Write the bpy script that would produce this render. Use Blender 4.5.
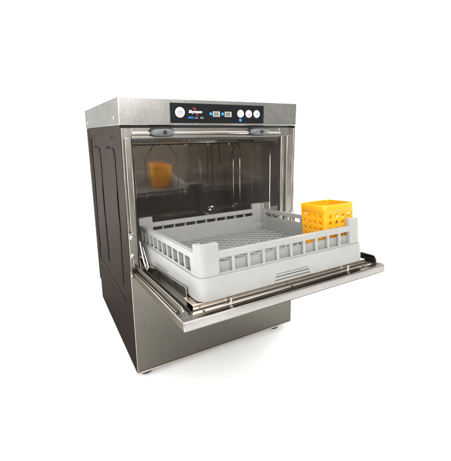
import bpy, bmesh, math
from mathutils import Vector, Matrix

# ------------------------------------------------------------------ scene, camera, world, lights
S = bpy.context.scene
for o in list(bpy.data.objects):
    bpy.data.objects.remove(o, do_unlink=True)
COL = S.collection

S.view_settings.view_transform = 'Standard'
S.view_settings.look = 'None'
S.view_settings.gamma = 1.0
S.view_settings.exposure = 0.0

R_ = Vector((0.8660, -0.4999, 0)); CAMLOC = Vector((-0.2108, -0.9780, 0.7263))
YAW, PITCH, ROLL, F = 0.5222, -0.1957, -0.0097, 348.2932
PX, PY = 234.68, 202.12
fw = Vector((math.sin(YAW)*math.cos(PITCH), math.cos(YAW)*math.cos(PITCH), math.sin(PITCH)))
rt = Vector((math.cos(YAW), -math.sin(YAW), 0)); up = rt.cross(fw)
cr, sr = math.cos(ROLL), math.sin(ROLL)
rt, up = cr*rt + sr*up, -sr*rt + cr*up
cd = bpy.data.cameras.new('camera'); cam = bpy.data.objects.new('camera', cd); COL.objects.link(cam)
M = Matrix((rt, up, -fw)).transposed().to_4x4(); M.translation = CAMLOC
cam.matrix_world = M
cd.sensor_fit = 'HORIZONTAL'; cd.sensor_width = 36; cd.lens = F/451*36
cd.shift_x = (225.5-PX)/451; cd.shift_y = (PY-230.5)/451
cd.clip_start = 0.02; cd.clip_end = 60
S.camera = cam

W = bpy.data.worlds.new('World'); S.world = W; W.use_nodes = True
nt = W.node_tree; nt.nodes.clear()
wo = nt.nodes.new('ShaderNodeOutputWorld'); bg = nt.nodes.new('ShaderNodeBackground')
tc = nt.nodes.new('ShaderNodeTexCoord'); sp = nt.nodes.new('ShaderNodeSeparateXYZ'); rp = nt.nodes.new('ShaderNodeValToRGB')
mr = nt.nodes.new('ShaderNodeMapRange')
mr.inputs[1].default_value = -0.5; mr.inputs[2].default_value = 0.5
nt.links.new(tc.outputs['Generated'], sp.inputs[0]); nt.links.new(sp.outputs['Z'], mr.inputs[0])
nt.links.new(mr.outputs[0], rp.inputs[0]); mx_ = nt.nodes.new('ShaderNodeMapRange'); mx_.inputs[1].default_value = .2; mx_.inputs[2].default_value = .65; mx_.inputs[3].default_value = 1.15; mx_.inputs[4].default_value = .42
nt.links.new(sp.outputs['X'], mx_.inputs[0])
vm = nt.nodes.new('ShaderNodeVectorMath'); vm.operation = 'SCALE'
nt.links.new(rp.outputs[0], vm.inputs[0]); nt.links.new(mx_.outputs[0], vm.inputs['Scale']); nt.links.new(vm.outputs[0], bg.inputs[0]); nt.links.new(bg.outputs[0], wo.inputs[0])
e = rp.color_ramp.elements
e[0].position = 0.0; e[0].color = (.20, .17, .14, 1)
e[1].position = 1.0; e[1].color = (1, 1, 1, 1)
for pos, c in ((.47, (.24, .21, .18, 1)), (.515, (.34, .31, .27, 1)), (.55, (.72, .72, .70, 1))):
    x = e.new(pos); x.color = c
bg.inputs[1].default_value = 1.15

def aim(o, target):
    o.rotation_euler = (Vector(target) - o.location).to_track_quat('-Z', 'Y').to_euler()
def area(name, loc, target, size, power, color=(1, 1, 1), spread=180):
    l = bpy.data.lights.new(name, 'AREA'); l.energy = power; l.size = size; l.color = color
    l.spread = math.radians(spread)
    o = bpy.data.objects.new(name, l); COL.objects.link(o); o.location = loc; aim(o, target); return o
area('added_key_light', (-.9, -2.1, 2.2), (.3, .1, .35), 2.0, 46, (1, .98, .95))  # unseen soft key, added to light the rack and the floor
area('added_front_fill', (.2, -2.3, 1.75), (.25, -.2, .1), 1.2, 24, (1, .99, .97))  # fill added to brighten the floor under the open door
area('added_top_fill', (.5, .2, 3.2), (.5, .2, 0), 3.4, 64, (1, .99, .97))  # overhead fill, added to lift the rack interior and the white floor
area('added_side_fill', (2.75, -.7, .55), (.3, -.15, 0.02), .5, 36, (1, .99, .97))  # low fill added from the right for the floor below the door
area('added_side_fill', (-2.3, -1.0, .55), (.2, -.15, 0.02), .5, 36, (1, .99, .97))  # left counterpart, also added as unseen low fill
area('added_backdrop_light', (-.7, 1.9, 2.6), (-.65, 2.8, .25), .6, 42, (.80, .95, 1), spread=95)  # added; overexposes the backdrop so the side panel's upper half reflects brighter
area('added_backdrop_light_right', (2.6, .9, 3.3), (3.0, 1.6, .4), 1.6, 45, (.97, .99, 1))  # added out of view to keep the right backdrop white

# ------------------------------------------------------------------ materials
def mat(name, color, rough=.5, metal=0., bump=None, brush=None, emit=None, spec=None, var=0., tint=None, sheet=False):
    m = bpy.data.materials.new(name); m.use_nodes = True
    n = m.node_tree; b = n.nodes['Principled BSDF']
    if sheet:                                    # steel sheet: reflected dark floor painted in as one mirror colour at every angle
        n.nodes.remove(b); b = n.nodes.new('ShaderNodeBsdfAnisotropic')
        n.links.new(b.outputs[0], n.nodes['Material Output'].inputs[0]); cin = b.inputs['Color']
    else:
        cin = b.inputs['Base Color']; b.inputs['Metallic'].default_value = metal
    cin.default_value = (*color, 1); b.inputs['Roughness'].default_value = rough
    if spec is not None: b.inputs['Specular IOR Level'].default_value = spec
    if tint: b.inputs['Specular Tint'].default_value = (*tint, 1)      # edge reflectance of the metal
    if emit: b.inputs['Emission Color'].default_value = (*emit[0], 1); b.inputs['Emission Strength'].default_value = emit[1]
    co = n.nodes.new('ShaderNodeTexCoord')
    if brush:                                    # brushed grain: long thin noise along one axis
        mp = n.nodes.new('ShaderNodeMapping'); mp.inputs['Scale'].default_value = brush[0]
        nz = n.nodes.new('ShaderNodeTexNoise'); nz.inputs['Scale'].default_value = 1; nz.inputs['Detail'].default_value = 3
        n.links.new(co.outputs['Object'], mp.inputs[0]); n.links.new(mp.outputs[0], nz.inputs['Vector'])
        r = n.nodes.new('ShaderNodeMapRange'); r.inputs[1].default_value = .25; r.inputs[2].default_value = .75
        r.inputs[3].default_value = rough*(1-brush[1]); r.inputs[4].default_value = rough*(1+brush[1])
        n.links.new(nz.outputs[0], r.inputs[0])
        sz = n.nodes.new('ShaderNodeTexNoise'); sz.inputs['Scale'].default_value = 13; sz.inputs['Detail'].default_value = 6; sz.inputs['Roughness'].default_value = .65
        n.links.new(co.outputs['Object'], sz.inputs['Vector'])
        r2 = n.nodes.new('ShaderNodeMapRange'); r2.inputs[1].default_value = .35; r2.inputs[2].default_value = .7; r2.inputs[3].default_value = .92; r2.inputs[4].default_value = 1.12
        n.links.new(sz.outputs[0], r2.inputs[0])
        mm = n.nodes.new('ShaderNodeMath'); mm.operation = 'MULTIPLY'
        n.links.new(r.outputs[0], mm.inputs[0]); n.links.new(r2.outputs[0], mm.inputs[1]); n.links.new(mm.outputs[0], b.inputs['Roughness'])
        mx = n.nodes.new('ShaderNodeMix'); mx.data_type = 'RGBA'
        k = brush[2]
        mx.inputs[6].default_value = (*[c*(1-k) for c in color], 1); mx.inputs[7].default_value = (*[min(1, c*(1+k)) for c in color], 1)
        n.links.new(nz.outputs[0], mx.inputs[0]); n.links.new(mx.outputs[2], cin)
        bp = n.nodes.new('ShaderNodeBump'); bp.inputs['Strength'].default_value = brush[3]; bp.inputs['Distance'].default_value = .0005
        n.links.new(nz.outputs[0], bp.inputs['Height'])
        # slow sheet waviness so that reflections bend as on real sheet metal
        wz = n.nodes.new('ShaderNodeTexNoise'); wz.inputs['Scale'].default_value = 7; wz.inputs['Detail'].default_value = 1
        n.links.new(co.outputs['Object'], wz.inputs['Vector'])
        b2 = n.nodes.new('ShaderNodeBump'); b2.inputs['Strength'].default_value = .3 if sheet else .12; b2.inputs['Distance'].default_value = .01
        n.links.new(wz.outputs[0], b2.inputs['Height']); n.links.new(bp.outputs[0], b2.inputs['Normal'])
        n.links.new(b2.outputs[0], b.inputs['Normal'])
    elif bump or var:
        nz = n.nodes.new('ShaderNodeTexNoise'); nz.inputs['Scale'].default_value = (bump or (60, 0))[0]; nz.inputs['Detail'].default_value = 4
        n.links.new(co.outputs['Object'], nz.inputs['Vector'])
        if bump:
            bp = n.nodes.new('ShaderNodeBump'); bp.inputs['Strength'].default_value = bump[1]; bp.inputs['Distance'].default_value = .001
            n.links.new(nz.outputs[0], bp.inputs['Height']); n.links.new(bp.outputs[0], b.inputs['Normal'])
        if var:
            nv = n.nodes.new('ShaderNodeTexNoise'); nv.inputs['Scale'].default_value = 22; nv.inputs['Detail'].default_value = 5
            n.links.new(co.outputs['Object'], nv.inputs['Vector'])
            mx = n.nodes.new('ShaderNodeMix'); mx.data_type = 'RGBA'
            mx.inputs[6].default_value = (*[c*(1-var) for c in color], 1); mx.inputs[7].default_value = (*[min(1, c*(1+var)) for c in color], 1)
            n.links.new(nv.outputs[0], mx.inputs[0]); n.links.new(mx.outputs[2], cin)
    return m

STEEL = mat('brushed_steel', (.46, .44, .40), .30, 1, tint=(.5, .48, .44), brush=((900, 900, 25), .25, .06, .02))
HOOD = mat('hood_steel', (.54, .53, .51), .27, 1, tint=(.15, .138, .125), brush=((900, 900, 110), .2, .07, .02))
SIDE = mat('reflection_toned_side_steel', (.040, .0325, .028), .10, 1, sheet=True, brush=((30, 30, 500), .2, .08, .01))  # brown tone imitates a reflected wood floor, put into the steel colour
LINER = mat('liner_steel', (.44, .41, .375), .085, .89, brush=((30, 30, 30), .3, .08, .05))
PANEL = mat('satin_panel_steel', (.135, .127, .108), .17, 1, tint=(.5, .47, .42), brush=((420, 420, 110), .35, .20, .10))  # dark floor reflection of the front panel is put into this base colour
DOORS = mat('door_steel', (.38, .365, .345), .17, 1, tint=(.22, .19, .165), brush=((60, 1000, 1000), .25, .06, .04))
CHROME = mat('bright_steel', (.78, .76, .73), .12, 1, brush=((80, 80, 80), .2, .05, .02))
WARM = mat('warm_reflection_steel', (.70, .60, .50), .26, 1, brush=((60, 900, 900), .25, .06, .04))  # beige reflection on the rail, put into the steel's base colour
DARKM = mat('dark_foot_metal', (.10, .10, .10), .35, 1, brush=((300, 300, 300), .2, .05, .02))
RUBBER = mat('black_rubber', (.018, .018, .018), .55, bump=(300, .1))
BLACKP = mat('black_panel_plastic', (.010, .011, .013), .22, spec=.22, bump=(900, .04))
GREYP = mat('grey_catch_plastic', (.12, .125, .13), .4, bump=(200, .1), var=.1)
RACK = mat('light_grey_plastic', (.315, .315, .302), .40, bump=(120, .12), var=.10)
YELLOW = mat('yellow_plastic', (.76, .335, .001), .40, bump=(150, .1), var=.05)
WHITEP = mat('white_button_plastic', (.60, .60, .60), .35, bump=(200, .05))
GREYI = mat('grey_ink', (.16, .17, .20), .5, bump=(200, .02))
WHITEI = mat('white_ink', (.85, .85, .85), .5, bump=(200, .02))
DIMI = mat('dim_grey_ink', (.42, .42, .42), .5, bump=(200, .02))
REDI = mat('red_ink', (.80, .02, .03), .5, bump=(200, .02))
BLUEI = mat('blue_ink', (.01, .22, .75), .5, bump=(200, .02))
LEDB = mat('blue_lamp', (.01, .16, .6), .3, emit=((.0, .24, 1.), .7))
LCD = mat('display_window', (.38, .375, .35), .3, bump=(200, .02))
SEG = mat('display_segment', (.06, .06, .06), .5, bump=(200, .02))
WHITEF = mat('white_floor', (.90, .90, .90), .7, bump=(40, .03))

# ------------------------------------------------------------------ mesh helpers
def box(bm, x0, x1, y0, y1, z0, z1):
    v = [bm.verts.new((x, y, z)) for z in (z0, z1) for y in (y0, y1) for x in (x0, x1)]
    for f in ((0, 2, 3, 1), (4, 5, 7, 6), (0, 1, 5, 4), (2, 6, 7, 3), (0, 4, 6, 2), (1, 3, 7, 5)):
        bm.faces.new([v[i] for i in f])
def tube(bm, pts, r, n=8, closed=False, ref=None, taper=False):
    pts = [Vector(p) for p in pts]; rings = []
    N = len(pts)
    for i, p in enumerate(pts):
        a = pts[i-1] if (i > 0 or closed) else p
        b = pts[(i+1) % N] if (i < N-1 or closed) else p
        d = ((p-a).normalized() if (p-a).length else Vector()) + ((b-p).normalized() if (b-p).length else Vector())
        d.normalize()
        u = d.cross(Vector((0, 0, 1)));
        if u.length < .2: u = d.cross(Vector((0, 1, 0)))
        if u.length < .2: u = d.cross(Vector((1, 0, 0)))
        if ref: u = Vector(ref) - d*d.dot(Vector(ref))
        u.normalize(); w = d.cross(u)
        q = r*(.15 if taper and i in (0, N-1) else 1)
        rings.append([bm.verts.new(p + q*(math.cos(t)*u + math.sin(t)*w)) for t in [2*math.pi*k/n for k in range(n)]])
    for i in range(N if closed else N-1):
        A, B = rings[i], rings[(i+1) % N]
        for k in range(n): bm.faces.new((A[k], A[(k+1) % n], B[(k+1) % n], B[k]))
    if not closed:
        bm.faces.new(rings[0]); bm.faces.new(rings[-1])
def prism(bm, poly, f0, f1):
    """poly: list of 2-D points; f0, f1 map (a,b) to the two end positions"""
    A = [bm.verts.new(f0(*p)) for p in poly]; B = [bm.verts.new(f1(*p)) for p in poly]
    n = len(poly)
    bm.faces.new(A); bm.faces.new(B[::-1])
    for i in range(n): bm.faces.new((A[i], B[i], B[(i+1) % n], A[(i+1) % n]))
def lathe(bm, prof, c, axis='y', n=24):
    """prof: (radius, along) pairs, closed at the ends"""
    rings = []
    for r, h in prof:
        ring = []
        for k in range(n):
            t = 2*math.pi*k/n; a, b = r*math.cos(t), r*math.sin(t)
            p = (a, h, b) if axis == 'y' else ((a, b, h) if axis == 'z' else (h, a, b))
            ring.append(bm.verts.new(Vector(c) + Vector(p)))
        rings.append(ring)
    for A, B in zip(rings, rings[1:]):
        for k in range(n): bm.faces.new((A[k], A[(k+1) % n], B[(k+1) % n], B[k]))
    bm.faces.new(rings[0]); bm.faces.new(rings[-1])
def obj(name, bm, mats, parent=None, loc=(0, 0, 0), rot=(0, 0, 0), bevel=0, seg=2, smooth=None):
    bmesh.ops.recalc_face_normals(bm, faces=bm.faces)
    me = bpy.data.meshes.new(name); bm.to_mesh(me); bm.free()
    for m in (mats if isinstance(mats, (list, tuple)) else [mats]): me.materials.append(m)
    o = bpy.data.objects.new(name, me); COL.objects.link(o)
    if parent: o.parent = parent
    o.location = loc; o.rotation_euler = rot
    if bevel:
        md = o.modifiers.new('bevel', 'BEVEL'); md.width = bevel; md.segments = seg; md.limit_method = 'ANGLE'; md.angle_limit = math.radians(40)
    if smooth is None: smooth = bool(bevel)
    if smooth:
        for p in me.polygons: p.use_smooth = True
        me.set_sharp_from_angle(angle=math.radians(50))
    return o
def thing(name, label, cat, loc, rot=(0, 0, 0)):
    o = bpy.data.objects.new(name, None); COL.objects.link(o); o.empty_display_size = .1
    o.location = loc; o.rotation_euler = rot; o['label'] = label; o['category'] = cat; return o
NB = bmesh.new

# ------------------------------------------------------------------ setting: floor sheet and studio sweep
FZ = -.024
bm = NB()
cx, cy, n = .3, .3, 96
A0, A1 = math.radians(-14), math.radians(205)
prof = [(1.95, 0)] + [(1.95 + .75*math.sin(t), .75*(1-math.cos(t))) for t in [math.pi/2*k/10 for k in range(1, 11)]] + [(2.72, 4.2)]
rows = []
for r, z in prof:
    rows.append([bm.verts.new((cx + r*math.cos(A0+(A1-A0)*k/n), cy + r*math.sin(A0+(A1-A0)*k/n), FZ+z)) for k in range(n+1)])
for a, b in zip(rows, rows[1:]):
    for k in range(n): bm.faces.new((a[k], a[k+1], b[k+1], b[k]))
bd = obj('backdrop', bm, WHITEF, smooth=True); bd['kind'] = 'structure'
bm = NB()
bm.faces.new([bm.verts.new((cx + 1.95*math.cos(A0+(A1-A0)*k/n), cy + 1.95*math.sin(A0+(A1-A0)*k/n), FZ)) for k in range(n+1)] + [bm.verts.new((x, y, FZ)) for x, y in ((-1.5, -1.45), (2.1, -1.45))])
fl = obj('floor', bm, WHITEF); fl['kind'] = 'structure'

# ------------------------------------------------------------------ the dishwasher
BASE = Vector((.3, .3, FZ))
dw = thing('dishwasher', 'stainless steel undercounter dishwasher with its front door folded down open', 'dishwasher', BASE)
OFF = tuple(-BASE)
def part(name, bm, m, parent=None, bevel=.001, **k):
    o = obj(name, bm, m, parent or dw, loc=OFF if parent is None else (0, 0, 0), bevel=bevel, **k); return o
D, H, HC = .643, .8240, .750

# hood: folded lid with the control fascia
bm = NB(); box(bm, -.0015, .6015, -.004, D, HC, H)
hood = part('hood', bm, HOOD, bevel=.0022, seg=3)
for y in (.055, .558):
    bm = NB(); lathe(bm, [(.0045, 0), (.0045, -.0012), (.003, -.0024)], (-.0015, y, .7705), 'x', 14); part('screw', bm, CHROME, hood, bevel=0, smooth=True)

# side panels with pressed ribs
def side_panel(X, sgn):
    bm = NB()
    prism(bm, [(.0, .0), (.0, .7495), (D-.006, .7495), (D-.006, .083), (.606, .083), (.606, 0)],
          lambda y, z: (X, y, z), lambda y, z: (X+sgn*.0018, y, z))
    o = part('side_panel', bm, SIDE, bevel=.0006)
    def rib(pts, r=.0036):
        P0, P1 = Vector((0, *pts[0])), Vector((0, *pts[1])); Q0, Q1 = Vector((0, *pts[-1])), Vector((0, *pts[-2]))
        s0 = P0 + (P1-P0).normalized()*.007; s1 = Q0 + (Q1-Q0).normalized()*.007
        pts = [pts[0], (s0.y, s0.z)] + list(pts[1:-1]) + [(s1.y, s1.z), pts[-1]]
        b = NB(); tube(b, [(X, y, z) for y, z in pts], r, 10, ref=(1, 0, 0), taper=True)
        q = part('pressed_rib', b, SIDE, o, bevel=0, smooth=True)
        q.scale = (.75, 1, 1); q.location = (X*.25, 0, 0)
    def arc(y, z, r, a, b, n=6): return [(y + r*math.cos(math.radians(a+(b-a)*k/n)), z + r*math.sin(math.radians(a+(b-a)*k/n))) for k in range(n+1)]
    rib([(.116, .717)] + arc(.512, .697, .02, 90, 0) + [(.552, .25)] + arc(.545, .222, .021, 0, -90) + [(.09, .2005)])
    rib([(.452, .682)] + arc(.378, .655, .0255, 90, 180) + [(.356, .45), (.350, .25)])
    rib([(.215, .685)] + arc(.126, .660, .0245, 90, 180) + [(.100, .45), (.112, .245)])
    rib([(.584, .164), (.045, .166)], .0022)
    rib([(.576, .748), (.590, .25), (.592, .17)], .002)
    return o
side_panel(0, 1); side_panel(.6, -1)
bm = NB(); box(bm, .002, .598, D-.0065, D-.005, .085, .7495); part('back_panel', bm, STEEL)
bm = NB(); box(bm, .002, .598, .003, .605, .0, .004); part('base_plate', bm, STEEL)

# lower front panel with its folded bottom lip
bm = NB(); box(bm, .0025, .5975, -.0012, .0025, .004, .318)
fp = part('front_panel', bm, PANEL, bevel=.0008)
bm = NB(); box(bm, .001, .599, -.0035, .002, -.0015, .0038); part('bottom_lip', bm, mat('lip_steel', (.46, .39, .345), .3, 1, brush=((6, 200, 200), .3, .1, .1)), fp, bevel=.0006)
bm = NB(); box(bm, .0005, .0022, -.0022, .0, .004, .335); part('corner_seam', bm, STEEL, fp, bevel=0)

# front frame: columns, lintel and the sill under the door
bm = NB()
box(bm, .0020, .0300, .006, .012, .318, .7425)
box(bm, .0020, .0055, -.0005, .006, .32, .7425)
box(bm, .5350, .5980, .006, .012, .318, .7425)
box(bm, .5925, .5980, -.0005, .006, .32, .7425)
box(bm, .0301, .5349, .0065, .012, .7075, .7425)
ff = part('front_frame', bm, STEEL, bevel=.0008)
bm = NB(); box(bm, .002, .598, .009, .0125, .7426, .7498); part('painted_gap_shadow', bm, RUBBER, bevel=0)  # gap below the hood: its shade put in as a black strip
for x0, x1 in ((.0095, .0255), (.5365, .5475), (.562, .588)):
    bm = NB(); box(bm, x0, x1, -.004, .0062, .345, .716)
    part('door_guide', bm, STEEL, bevel=.0012)
bm = NB(); box(bm, .0265, .0298, -.001, .0066, .32, .7075); box(bm, .5349, .5364, .0, .0066, .32, .7075); box(bm, .0298, .5349, -.001, .0066, .7055, .7125)
part('door_seal', bm, RUBBER)
bm = NB(); tube(bm, [(.0305, .001, .728), (.5345, .001, .728)], .0058, 12); part('drip_bar', bm, CHROME, bevel=0, smooth=True)
bm = NB(); box(bm, .03, .57, -.002, .006, .7135, .7205); part('lintel_ledge', bm, STEEL)
# grey plastic door catches
for xa, xb, hx in ((.083, .150, .119), (.409, .481, .447)):
    bm = NB(); xm = (xa+xb)/2; h = (xb-xa)/2
    def outline(s, zc=.7297, hz=.0105):
        pts = []
        for t in range(24):
            a = 2*math.pi*t/24
            c, q = math.cos(a), math.sin(a)
            pts.append((xm + s*h*math.copysign(abs(c)**.55, c), zc + s*hz*math.copysign(abs(q)**.8, q)))
        return pts
    A = [[bm.verts.new((x, y, z)) for x, z in outline(s)] for s, y in ((1, .004), (1, -.011), (.90, -.0155), (.55, -.0175))]
    for P, Q in zip(A, A[1:]):
        for k in range(24): bm.faces.new((P[k], P[(k+1) % 24], Q[(k+1) % 24], Q[k]))
    bm.faces.new(A[0]); bm.faces.new(A[-1])
    dc = part('door_catch', bm, GREYP, bevel=0, smooth=True)
    bm = NB(); L0 = [[(x-.0025, y, z) for x, z in outline(1.10, .7312, .0122)] for y in (.0055, -.0045)]
    Bk = [[bm.verts.new(p) for p in L] for L in L0]
    for k in range(24): bm.faces.new((Bk[0][k], Bk[0][(k+1) % 24], Bk[1][(k+1) % 24], Bk[1][k]))
    bm.faces.new(Bk[0]); bm.faces.new(Bk[1]); part('catch_gasket', bm, RUBBER, dc, bevel=0, smooth=True)
    bm = NB(); lathe(bm, [(.0062, -.012), (.0062, -.0185), (.0045, -.0185), (.004, -.0178)], (hx, 0, .7297), 'y', 18); part('catch_socket', bm, RUBBER, dc, bevel=0, smooth=True)

# wash chamber: open-fronted liner with pressed octagons
X0, X1, YB, Z0, Z1 = .0285, .5365, .43, .305, .722
bm = NB(); t = .0015
box(bm, X0, X1, YB, YB+t, Z0, Z1)
box(bm, X0-t, X0, .012, YB, Z0, Z1); box(bm, X1, X1+t, .012, YB, Z0, Z1)
box(bm, X0, X1, .012, YB, Z1, Z1+t); box(bm, X0, X1, .003, YB, Z0-t, Z0)
lin = part('wash_chamber', bm, LINER, bevel=0)
def octagon(name, pts, axis, r=.0022):
    b = NB(); tube(b, [((p, YB, q) if axis == 'y' else (X1, p, q)) for p, q in pts], r, 8, ref=((0, 1, 0) if axis == 'y' else (1, 0, 0)))
    part(name, b, LINER, lin, bevel=0, smooth=True)
for a, b_ in ((.008+X0, .138), (.183, .322), (.351, .492)):
    ch = .04 if b_-a > .12 else .035
    octagon('pressed_rib', [(a, .31), (a, .624), (a+ch, .685), (b_-ch, .685), (b_, .624), (b_, .31)], 'y')
for a, b_ in ((.402, .33), (.31, .275), (.182, .06)):
    octagon('pressed_rib', [(a, .31), (a, .66), (a-.03 if a-b_ > .1 else a-.01, .683), (b_+.03 if a-b_ > .1 else b_+.01, .683), (b_, .66), (b_, .31)], 'x', .002)
for a, b_ in ((.402, .26), (.182, .06)):
    b = NB(); tube(b, [(X0, p, q) for p, q in ((a, .31), (a, .64), (a-.035, .685), (b_+.035, .685), (b_, .64), (b_, .31))], .0022, 8); part('pressed_rib', b, LINER, lin, bevel=0, smooth=True)
# wash arms and the little rinse nozzle on the back wall
bm = NB(); tube(bm, [(.07, .24, .697), (.50, .24, .697)], .011, 12); tube(bm, [(.285, .24, .70), (.285, .24, .721)], .018, 14)
ua = part('upper_wash_arm', bm, LINER, bevel=0, smooth=True)
for k in range(5):
    bm = NB(); lathe(bm, [(.005, 0), (.006, -.006), (.003, -.008)], (.10+.092*k, .24, .688), 'z', 10); part('spray_jet', bm, CHROME, ua, bevel=0, smooth=True)
bm = NB(); tube(bm, [(.07, .20, .325), (.50, .20, .325)], .010, 12); tube(bm, [(.285, .20, .305), (.285, .20, .33)], .016, 14); part('lower_wash_arm', bm, LINER, bevel=0, smooth=True)
bm = NB(); lathe(bm, [(.0055, .43), (.0055, .424), (.003, .419)], (.474, 0, .39), 'y', 12); tube(bm, [(.463, .425, .397), (.485, .425, .383)], .0016, 6); tube(bm, [(.466, .425, .381), (.482, .425, .399)], .0016, 6)
part('rinse_nozzle', bm, CHROME, bevel=0, smooth=True)
for x in (.040, .5255):
    bm = NB(); box(bm, x-.012, x+.012, .005, .40, .331, .3335); part('rack_runner', bm, CHROME)

# hinge plates and struts on both columns
for x, s in ((.0085, 1), (.5915, -1)):
    bm = NB(); box(bm, x-.007, x+.010*1 if s > 0 else x+.007, -.0075, -.004, .372, .449)
    hp = part('hinge_plate', bm, STEEL, bevel=.001)
    for z in (.4375, .3835):
        bm = NB(); lathe(bm, [(.0050, -.0075), (.0052, -.0100), (.0030, -.0120)], (x, 0, z), 'y', 14); lathe(bm, [(.0022, -.0118), (.0022, -.0123)], (x, 0, z), 'y', 8)
        part('hinge_bolt', bm, CHROME, hp, bevel=0, smooth=True)
    xs = .034 if s > 0 else .566
    bm = NB(); tube(bm, [(xs, .006, .418), (xs+.002*s, -.012, .376), (xs+.004*s, -.033, .345)], .0026, 8); tube(bm, [(xs+.008*s, .004, .400), (xs+.011*s, -.036, .349)], .0018, 8)
    lathe(bm, [(.0055, -.002), (.0055, .004)], (xs+.004*s, -.034, .3465), 'x', 12)
    part('door_strut', bm, CHROME, bevel=0, smooth=True)

# ------------------------------------------------------------------ drop-down door (tilted a little up towards its free edge)
O = Vector((0, .1188, .3411)); TH = -math.atan(.0859)
ROT = (TH, 0, 0)
DN = -.0147                       # door's top surface in the tilted frame
V0, VH = -.5200, -.1215           # free edge, hinge edge
bm = NB()
box(bm, .006, .5935, V0, VH, DN-.0200, DN-.0012)
door = obj('door', bm, DOORS, dw, loc=O-BASE, rot=ROT, bevel=.0018, seg=3)
def dpart(name, bm, m, bevel=.0008, **k): return obj(name, bm, m, door, bevel=bevel, **k)
bm = NB(); box(bm, .0072, .5923, V0+.0012, VH, DN-.0215, DN-.0201); dpart('added_underside', bm, PANEL, .0006)  # unseen dark underside, added to darken what the front panel reflects
# inner sheet: a flat rim round a shallow pan
bm = NB()
box(bm, .0065, .593, V0+.0005, V0+.020, DN-.0012, DN)
box(bm, .0065, .030, V0+.020, VH, DN-.0012, DN); box(bm, .5695, .593, V0+.020, VH, DN-.0012, DN)
dpart('inner_rim', bm, DOORS, .0004)
bm = NB(); box(bm, .030, .5695, V0+.0338, V0+.0362, DN-.001, DN+.0022); dpart('seal_strip', bm, RUBBER)
bm = NB(); box(bm, .0415, .5585, V0+.0362, V0+.0395, DN-.001, DN+.0128); box(bm, .0415, .5585, V0+.0396, V0+.088, DN+.0100, DN+.0126); dpart('rack_stop', bm, WARM)
bm = NB(); box(bm, .034, .5655, V0+.0225, V0+.0338, DN-.001, DN+.0007); dpart('edge_bead', bm, CHROME)
for x in (.036, .5635):
    b = NB(); box(b, x-.0014, x+.0014, V0+.04, VH-.005, DN-.001, DN+.004); dpart('seal_strip', b, RUBBER)
# raised side flanges with rounded front ends
for x in (.0145, .584):
    bm = NB(); r = .012; v = V0+.020; h = .021
    prism(bm, [(v, DN-.001), (v, DN+h-r)] + [(v+r-r*math.cos(math.radians(a)), DN+h-r+r*math.sin(math.radians(a))) for a in (22, 45, 68, 90)] + [(VH-.004, DN+h), (VH-.004, DN-.001)],
          lambda a, b: (x-.0012, a, b), lambda a, b: (x+.0012, a, b))
    box(bm, x-.0055 if x < .3 else x+.0012, x-.0012 if x < .3 else x+.0055, V0+.05, VH-.01, DN-.001, DN+.004)
    dpart('side_flange', bm, DOORS, .0006)
# slides the rack runs on, sloping plates on both sides
for x in (.0495, .5505):
    bm = NB()
    prism(bm, [(-.432, DN-.001), (-.432, .0165), (-.429, .0195), (-.422, .0190), (-.138, .003), (-.138, DN-.001)], lambda a, b: (x-.0012, a, b), lambda a, b: (x+.0012, a, b))
    sl = dpart('rack_slide', bm, STEEL, .0005)
for x in (.126, .481):
    bm = NB(); lathe(bm, [(.0035, DN-.001), (.0028, DN+.009), (.0040, DN+.0105), (.0025, DN+.0125)], (x, V0+.0265, 0), 'z', 12); dpart('locating_stud', bm, CHROME, 0, smooth=True)
for x in (.06, .29, .535):
    bm = NB(); lathe(bm, [(.0030, DN), (.0030, DN+.0013), (.0016, DN+.002)], (x, V0+.0245, 0), 'z', 12); dpart('door_screw', bm, mat('dark_screw', (.12, .11, .1), .4, 1, bump=(200, .05)) if x < .1 else bpy.data.materials['dark_screw'], 0, smooth=True)

# ------------------------------------------------------------------ control panel
FY = -.004
bm = NB(); box(bm, .1405, .4625, FY-.0018, FY+.001, .7562, .8128)
cp = part('control_panel', bm, BLACKP, bevel=.0012)
def txt(s, size, m, x, z, xs=1, shear=0, name='lettering', bold=0.0, y=FY-.0022):
    c = bpy.data.curves.new('letters', 'FONT'); c.body = s; c.size = size; c.shear = shear; c.extrude = .0002; c.offset = bold; c.resolution_u = 3
    tmp = bpy.data.objects.new('letters', c); COL.objects.link(tmp)
    bpy.context.view_layer.update()
    me = bpy.data.meshes.new_from_object(tmp.evaluated_get(bpy.context.evaluated_depsgraph_get()))
    bpy.data.objects.remove(tmp, do_unlink=True)
    o = bpy.data.objects.new(name, me); me.name = name; me.materials.clear(); me.materials.append(m); COL.objects.link(o); o.parent = cp
    o.location = (x, y, z); o.rotation_euler = (math.pi/2, 0, 0); o.scale = (xs, 1, 1); return o
def ring_icon(bm, c, r0, r1, a0, a1, y, mi, n=20):
    pts = [(math.radians(a0+(a1-a0)*k/n)) for k in range(n+1)]
    A = [bm.verts.new((c[0]+r0*math.cos(a), y, c[1]+r0*math.sin(a))) for a in pts]; B = [bm.verts.new((c[0]+r1*math.cos(a), y, c[1]+r1*math.sin(a))) for a in pts]
    for k in range(n):
        f = bm.faces.new((A[k], A[k+1], B[k+1], B[k])); f.material_index = mi
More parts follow.
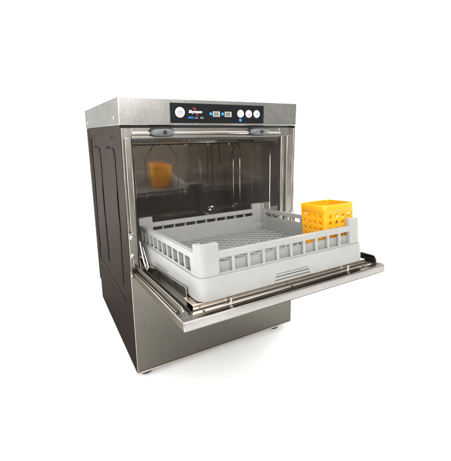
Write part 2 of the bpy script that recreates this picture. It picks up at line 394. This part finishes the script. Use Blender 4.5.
def button(x, z, r, icon):
    bm = NB(); lathe(bm, [(r*1.12, FY-.001), (r*1.12, FY-.0026), (r, FY-.0030), (r*.97, FY-.0046), (r*.86, FY-.0052), (r*.5, FY-.0053)], (x, 0, z), 'y', 32)
    y = FY-.0056
    if icon == 'power':
        ring_icon(bm, (x, z), r*.50, r*.60, 125, 415, y, 1); ring_icon(bm, (x, z), r*.20, r*.32, -60, 240, y, 1)
        for a in range(0, 360, 45): ring_icon(bm, (x+r*.75*math.cos(math.radians(a+20)), z+r*.75*math.sin(math.radians(a+20))), 0.0001, r*.06, 0, 360, y, 1, 8)
    elif icon == 'wave':
        ring_icon(bm, (x-r*.12, z+r*.1), r*.22, r*.34, 20, 200, y, 1); ring_icon(bm, (x+r*.12, z-r*.15), r*.2, r*.32, 200, 380, y, 1)
    elif icon == 'drop':
        ring_icon(bm, (x, z-r*.05), r*.18, r*.36, -200, 30, y, 1); ring_icon(bm, (x+r*.2, z+r*.25), .0001, r*.14, 0, 360, y, 1, 10)
    else:
        ring_icon(bm, (x, z-r*.05), .0001, r*.25, 0, 360, y, 1, 12); ring_icon(bm, (x+.1*r, z+.05*r), r*.32, r*.42, 0, 120, y, 1)
    o = part('button', bm, [WHITEP, GREYI], cp, bevel=0, smooth=True); return o
button(.170, .7862, .0132, 'power')
for x, ic in ((.3730, 'wave'), (.4035, 'drop'), (.4338, 'spot')): button(x, .7858, .0108, ic)
for x, z in ((.2685, .7838), (.3090, .7838), (.3722, .7662)):
    bm = NB(); lathe(bm, [(.0046, FY-.0014), (.0046, FY-.0024), (.0030, FY-.0034), (.0010, FY-.0037)], (x, 0, z), 'y', 18); part('indicator_lamp', bm, LEDB, cp, bevel=0, smooth=True)
for x0, x1, s in ((.2755, .2995, '88'), (.3162, .3402, '88')):
    bm = NB(); box(bm, x0, x1, FY-.0026, FY-.0016, .7752, .7912); part('display', bm, LCD, cp, bevel=.0005)
    txt(s, .0150, SEG, x0+.0028, .7782, 1.08, 0, 'digits', .0, FY-.0030)
txt('Skymsen', .0115, WHITEI, .1965, .7853, 1.06, .22, 'lettering', .0003)
txt('PRO', .0082, BLUEI, .1945, .7690, 1.12, .25, 'lettering', .0002)
txt('LN', .0075, DIMI, .2155, .7690, 1.0, .15); txt('50S', .0075, DIMI, .2330, .7690, 1.0, .0)
bm = NB()
prism(bm, [(.2095, .8005), (.2175, .7995), (.2215, .7935), (.2160, .7945)], lambda a, b: (a, FY-.0018, b), lambda a, b: (a, FY-.0022, b))
prism(bm, [(.2200, .7845), (.2245, .7835), (.2285, .7775), (.2225, .7800)], lambda a, b: (a, FY-.0018, b), lambda a, b: (a, FY-.0022, b))
part('logo_mark', bm, REDI, cp, bevel=0)

# feet
for x, y in ((.035, .035), (.540, .035), (.035, .56), (.565, .56)):
    bm = NB(); lathe(bm, [(.012, 0), (.012, -.010), (.0195, -.0115), (.0205, -.0145), (.0205, -.0215), (.018, -.0238)], (x, y, 0), 'z', 28)
    o = part('foot', bm, RUBBER, bevel=0, smooth=True)
    bm = NB(); lathe(bm, [(.0207, -.0150), (.0214, -.0165), (.0214, -.0185), (.0207, -.020)], (x, y, 0), 'z', 28); part('foot_ring', bm, DARKM, o, bevel=0, smooth=True)

# ------------------------------------------------------------------ the grey dish rack (local frame: centre of its base)
LX, LV = .4906, .4925
rack = thing('dish_rack', 'light grey plastic dish rack with slotted sides lying on the open door', 'dish rack',
             O + Matrix.Rotation(TH, 3, 'X') @ Vector((.3, -LV/2, 0)), ROT)
def rr(inset, rad, n=8):
    """rounded rectangle, counter-clockwise from the middle of the front side, with extra points for notches"""
    hx, hv = LX/2-inset, LV/2-inset; r = rad
    pts = []
    for (sx, sy, a0) in ((1, -1, -90), (1, 1, 0), (-1, 1, 90), (-1, -1, 180)):
        for k in range(n+1):
            a = math.radians(a0 + 90*k/n); pts.append((sx*(hx-r)+r*math.cos(a), sy*(hv-r)+r*math.sin(a)))
    return pts
# lower band with hand notches cut in its bottom edge
def with_notches(loop):
    out = []
    N = len(loop)
    for i in range(N):
        a, b = loop[i], loop[(i+1) % N]; out.append((a[0], a[1], 0))
        if math.hypot(b[0]-a[0], b[1]-a[1]) > .2:
            d = Vector((b[0]-a[0], b[1]-a[1])); L = d.length; d /= L; m = Vector(a)+d*L/2
            for s, z in ((-.057, 0), (-.052, .022), (.046, .022), (.052, 0)):
                p = m + d*s; out.append((p[0], p[1], z))
    return out
NT = .0494
bm = NB()
outer = with_notches(rr(0, .024)); inner = with_notches(rr(.0052, .0188))
def ringv(l, f): return [bm.verts.new((x, y, f(z))) for x, y, z in l]
a = ringv(outer, lambda z: z); b = ringv(outer, lambda z: NT); c = ringv(inner, lambda z: NT); d_ = ringv(inner, lambda z: z)
N = len(outer)
for i in range(N):
    j = (i+1) % N
    bm.faces.new((a[i], a[j], b[j], b[i])); bm.faces.new((b[i], b[j], c[j], c[i])); bm.faces.new((c[i], c[j], d_[j], d_[i])); bm.faces.new((d_[i], d_[j], a[j], a[i]))
band = obj('base_band', bm, RACK, rack, bevel=.0012)
# finger plates with two slots, set back in the notches
for q in range(4):
    bm = NB(); hv = (LV if q % 2 == 0 else LX)/2
    for n0, n1 in ((.0005, .0055), (.0085, .0135), (.0165, .021)): box(bm, -.055, .050, -hv+.0008, -hv+.0042, n0, n1)
    for s in (-.055, -.005, .047): box(bm, s, s+.003, -hv+.0045, -hv+.009, .0, .021)
    box(bm, -.056, .052, -hv+.0095, -hv+.011, 0, .03)
    obj('finger_plate', bm, RACK, band, rot=(0, 0, q*math.pi/2), bevel=.0006)
# one side wall: top rail, webs, low inner panel
def side_wall(L, hv):
    bm = NB(); a = L/2-.046
    y0, y1 = -hv+.0050, -hv+.0180
    box(bm, -a, a, y0, y1, .0855, .0997)
    box(bm, -a-.004, a+.004, y1-.0026, y1-.0004, .010, .0745)
    box(bm, -a, a, y0, y0+.004, NT-.001, .0540)
    box(bm, -a, a, y0+.0041, y1-.0027, NT-.004, NT-.002)
    pitch = (2*a-.001)/10; w = .0072
    for k in range(11):
        x = -a + k*pitch
        prism(bm, [(x-w/2, y0+.0003), (x+w/2, y0+.0003), (x+.0016, y1-.0027), (x-.0016, y1-.0027)], lambda p, q: (p, q, .0535), lambda p, q: (p, q, .086))
    return bm
sw = {}
for q in range(4):
    L, hv = (LX, LV/2) if q % 2 == 0 else (LV, LX/2)
    obj('side_wall', side_wall(L, hv), RACK, rack, rot=(0, 0, q*math.pi/2), bevel=.0008)
# corner posts
for q in range(4):
    bm = NB()
    sx, sy = ((-1, -1), (1, -1), (1, 1), (-1, 1))[q]
    hx, hv = LX/2-.0042, LV/2-.0042; r = .0205
    w = .0468
    def ell(wx, wv, r): return [(hx-wx, hv)] + [(hx-r+r*math.cos(math.radians(t)), hv-r+r*math.sin(math.radians(t))) for t in range(90, -1, -9)] + [(hx, hv-wv), (hx-.0145, hv-wv), (hx-.0145, hv-.016), (hx-.016, hv-.0145), (hx-wx, hv-.0145)]
    prism(bm, [(sx*x, sy*y) for x, y in ell(w, .0285, r)], lambda x, y: (x, y, NT-.0005), lambda x, y: (x, y, .1195))
    prism(bm, [(sx*x, sy*y) for x, y in ((hx-.0145, hv-w), (hx, hv-w), (hx, hv-.0284), (hx-.0145, hv-.0284))], lambda x, y: (x, y, NT-.0005), lambda x, y: (x, y, .0996))
    e5 = .0012
    Pi = [(min(x, hx-e5), min(y, hv-e5)) for x, y in ((hx-w, hv-e5), (hx-r*.35, hv-e5), (hx-e5, hv-r*.35), (hx-e5, hv-w), (hx-.0145, hv-w), (hx-.0145, hv-.016), (hx-.016, hv-.0145), (hx-w, hv-.0145))]
    prism(bm, [(sx*x, sy*y) for x, y in Pi], lambda x, y: (x, y, .009), lambda x, y: (x, y, NT-.0012))
    obj('corner_post', bm, RACK, rack, bevel=.0022, seg=3)
# floor grid: coarse diagonal bars over a finer straight grid
bm = NB(); hx, hv = LX/2-.0165, LV/2-.0165
def clipline(c, s):
    """segment of y = s*x + c inside the square"""
    xs = []
    lo, hi = -hx, hx
    a, b = sorted(((-hv-c)/s, (hv-c)/s)); lo, hi = max(lo, a), min(hi, b)
    return (lo, s*lo+c, hi, s*hi+c) if hi-lo > .01 else None
def bar(x0, y0, x1, y1, w, n0, n1):
    d = Vector((x1-x0, y1-y0)); d.normalize(); p = Vector((-d.y, d.x))*w/2
    prism(bm, [(x0+p.x, y0+p.y), (x1+p.x, y1+p.y), (x1-p.x, y1-p.y), (x0-p.x, y0-p.y)], lambda a, b: (a, b, n0), lambda a, b: (a, b, n1))
for k in range(-10, 11):
    for s in (1, -1):
        q = clipline(k*.046, s)
        if q: bar(*q, .0042, .0180 if s > 0 else .0184, .0240 if s > 0 else .0235)
y = -hv+.012
while y < hv: bar(-hx, y, hx, y, .0058, .0130, .0172); y += .0115
x = -hx+.02
while x < hx: bar(x, -hv, x, hv, .0040, .0132, .0170); x += .023
obj('floor_grid', bm, RACK, rack)

# ------------------------------------------------------------------ the yellow cutlery basket, standing on the rack floor
BX, BV, BH = .1085, .1020, .1345
bk = thing('cutlery_basket', 'square orange yellow perforated cutlery basket standing in the front corner of the rack', 'basket',
           O + Matrix.Rotation(TH, 3, 'X') @ Vector((.4765, -.4235, .0258)), (TH, 0, math.radians(-1.0)))
bm = NB()
rows_z = [.104 - .0172*k for k in range(5, -1, -1)]
NC = 4; HS = .1127; hr = .0054; seg = 16
def wall(side):
    """perforated wall: grid of cells, each with a round hole; tapers towards the base"""
    def P(u, z):                                    # u in -1..1 along the wall
        k = .87 + .075*z/HS
        a, b = BX/2*k, BV/2*k
        return {0: (u*a, -b, z), 1: (a, u*b, z), 2: (-u*a, b, z), 3: (-a, -u*b, z)}[side]
    cells_u = [(-.86 + 1.72*k/NC, -.86 + 1.72*(k+1)/NC) for k in range(NC)]
    zz = [(rows_z[k]-.0086, rows_z[k]+.0086) for k in range(len(rows_z)) if rows_z[k]+.0086 <= HS]
    half = BX/2*.93
    for u0, u1 in cells_u:
        for z0, z1 in zz:
            uc, zc = (u0+u1)/2, (z0+z1)/2
            sq, ci = [], []
            for k in range(seg):
                t = 2*math.pi*(k+.5)/seg + math.pi/4
                c, s_ = math.cos(t), math.sin(t); m = max(abs(c), abs(s_))
                sq.append(bm.verts.new(P(uc + (u1-u0)/2*c/m, zc + (z1-z0)/2*s_/m)))
                ci.append(bm.verts.new(P(uc + hr/half*c, zc + hr*s_)))
            # corners of the square
            for k in range(seg): bm.faces.new((sq[k], sq[(k+1) % seg], ci[(k+1) % seg], ci[k]))
            for q in range(4):
                t0 = [i for i in range(seg)]
            cn = [(u1, z1), (u0, z1), (u0, z0), (u1, z0)]
            for (cu, cz) in cn:
                v = bm.verts.new(P(cu, cz))
                best = sorted(range(seg), key=lambda i: (sq[i].co - v.co).length)[:2]
                try: bm.faces.new((v, sq[best[0]], sq[best[1]]))
                except ValueError: pass
    zt = zz[-1][1]; zb = zz[0][0]
    bm.faces.new([bm.verts.new(P(*p)) for p in ((-.86, zt), (.86, zt), (.86, HS+.001), (-.86, HS+.001))])
    bm.faces.new([bm.verts.new(P(*p)) for p in ((-.86, 0), (.86, 0), (.86, zb), (-.86, zb))])
    # rounded corner strip to the next wall
    def Q(sd, u, z):
        k = .87 + .075*z/HS; a, b = BX/2*k, BV/2*k
        return {0: (u*a, -b, z), 1: (a, u*b, z), 2: (-u*a, b, z), 3: (-a, -u*b, z)}[sd]
    nx = (side+1) % 4
    for z0, z1 in [(0, HS*.5), (HS*.5, HS+.001)]:
        def crv(z):
            p0, p2 = Vector(Q(side, .86, z)), Vector(Q(nx, -.86, z)); p1 = Vector(Q(side, 1, z)); out = []
            for k in range(7):
                t = k/6; out.append(p0*(1-t)**2 + p1*2*t*(1-t) + p2*t*t)
            return out
        A, B = [bm.verts.new(p) for p in crv(z0)], [bm.verts.new(p) for p in crv(z1)]
        for k in range(6): bm.faces.new((A[k], A[k+1], B[k+1], B[k]))
for sd in range(4): wall(sd)
k = .87; a, b = BX/2*k, BV/2*k
bm.faces.new([bm.verts.new(p) for p in ((-a*.99, -b*.93, .001), (-a*.93, -b*.99, .001), (a*.93, -b*.99, .001), (a*.99, -b*.93, .001), (a*.99, b*.93, .001), (a*.93, b*.99, .001), (-a*.93, b*.99, .001), (-a*.99, b*.93, .001))])
bmesh.ops.remove_doubles(bm, verts=bm.verts, dist=.00015)
body = obj('basket_body', bm, YELLOW, bk, smooth=False)
sm = body.modifiers.new('wall', 'SOLIDIFY'); sm.thickness = .0026; sm.offset = 0
bm = NB()
def lp(hx, hv, r, z, n=6):
    out = []
    for sx, sy, a0 in ((1, -1, -90), (1, 1, 0), (-1, 1, 90), (-1, -1, 180)):
        for k in range(n+1):
            t = math.radians(a0+90*k/n); out.append(bm.verts.new((sx*(hx-r)+r*math.cos(t), sy*(hv-r)+r*math.sin(t), z)))
    return out
hx, hv = BX/2, BV/2
loops = [lp(hx-.0026, hv-.0026, .010, .1115), lp(hx-.0012, hv-.0012, .011, .1127), lp(hx, hv, .012, BH-.002), lp(hx-.0008, hv-.0008, .0115, BH-.0006), lp(hx-.0022, hv-.0022, .0105, BH),
         lp(hx-.0040, hv-.0040, .009, BH-.0012), lp(hx-.0048, hv-.0048, .008, .1115)]
for A, B in zip(loops, loops[1:]+loops[:1]):
    n_ = len(A)
    for k in range(n_): bm.faces.new((A[k], A[(k+1) % n_], B[(k+1) % n_], B[k]))
obj('basket_rim', bm, YELLOW, bk, smooth=True)

# ------------------------------------------------------------------ render defaults
S.render.engine = 'CYCLES'
S.cycles.max_bounces = 10; S.cycles.glossy_bounces = 8; S.cycles.diffuse_bounces = 5
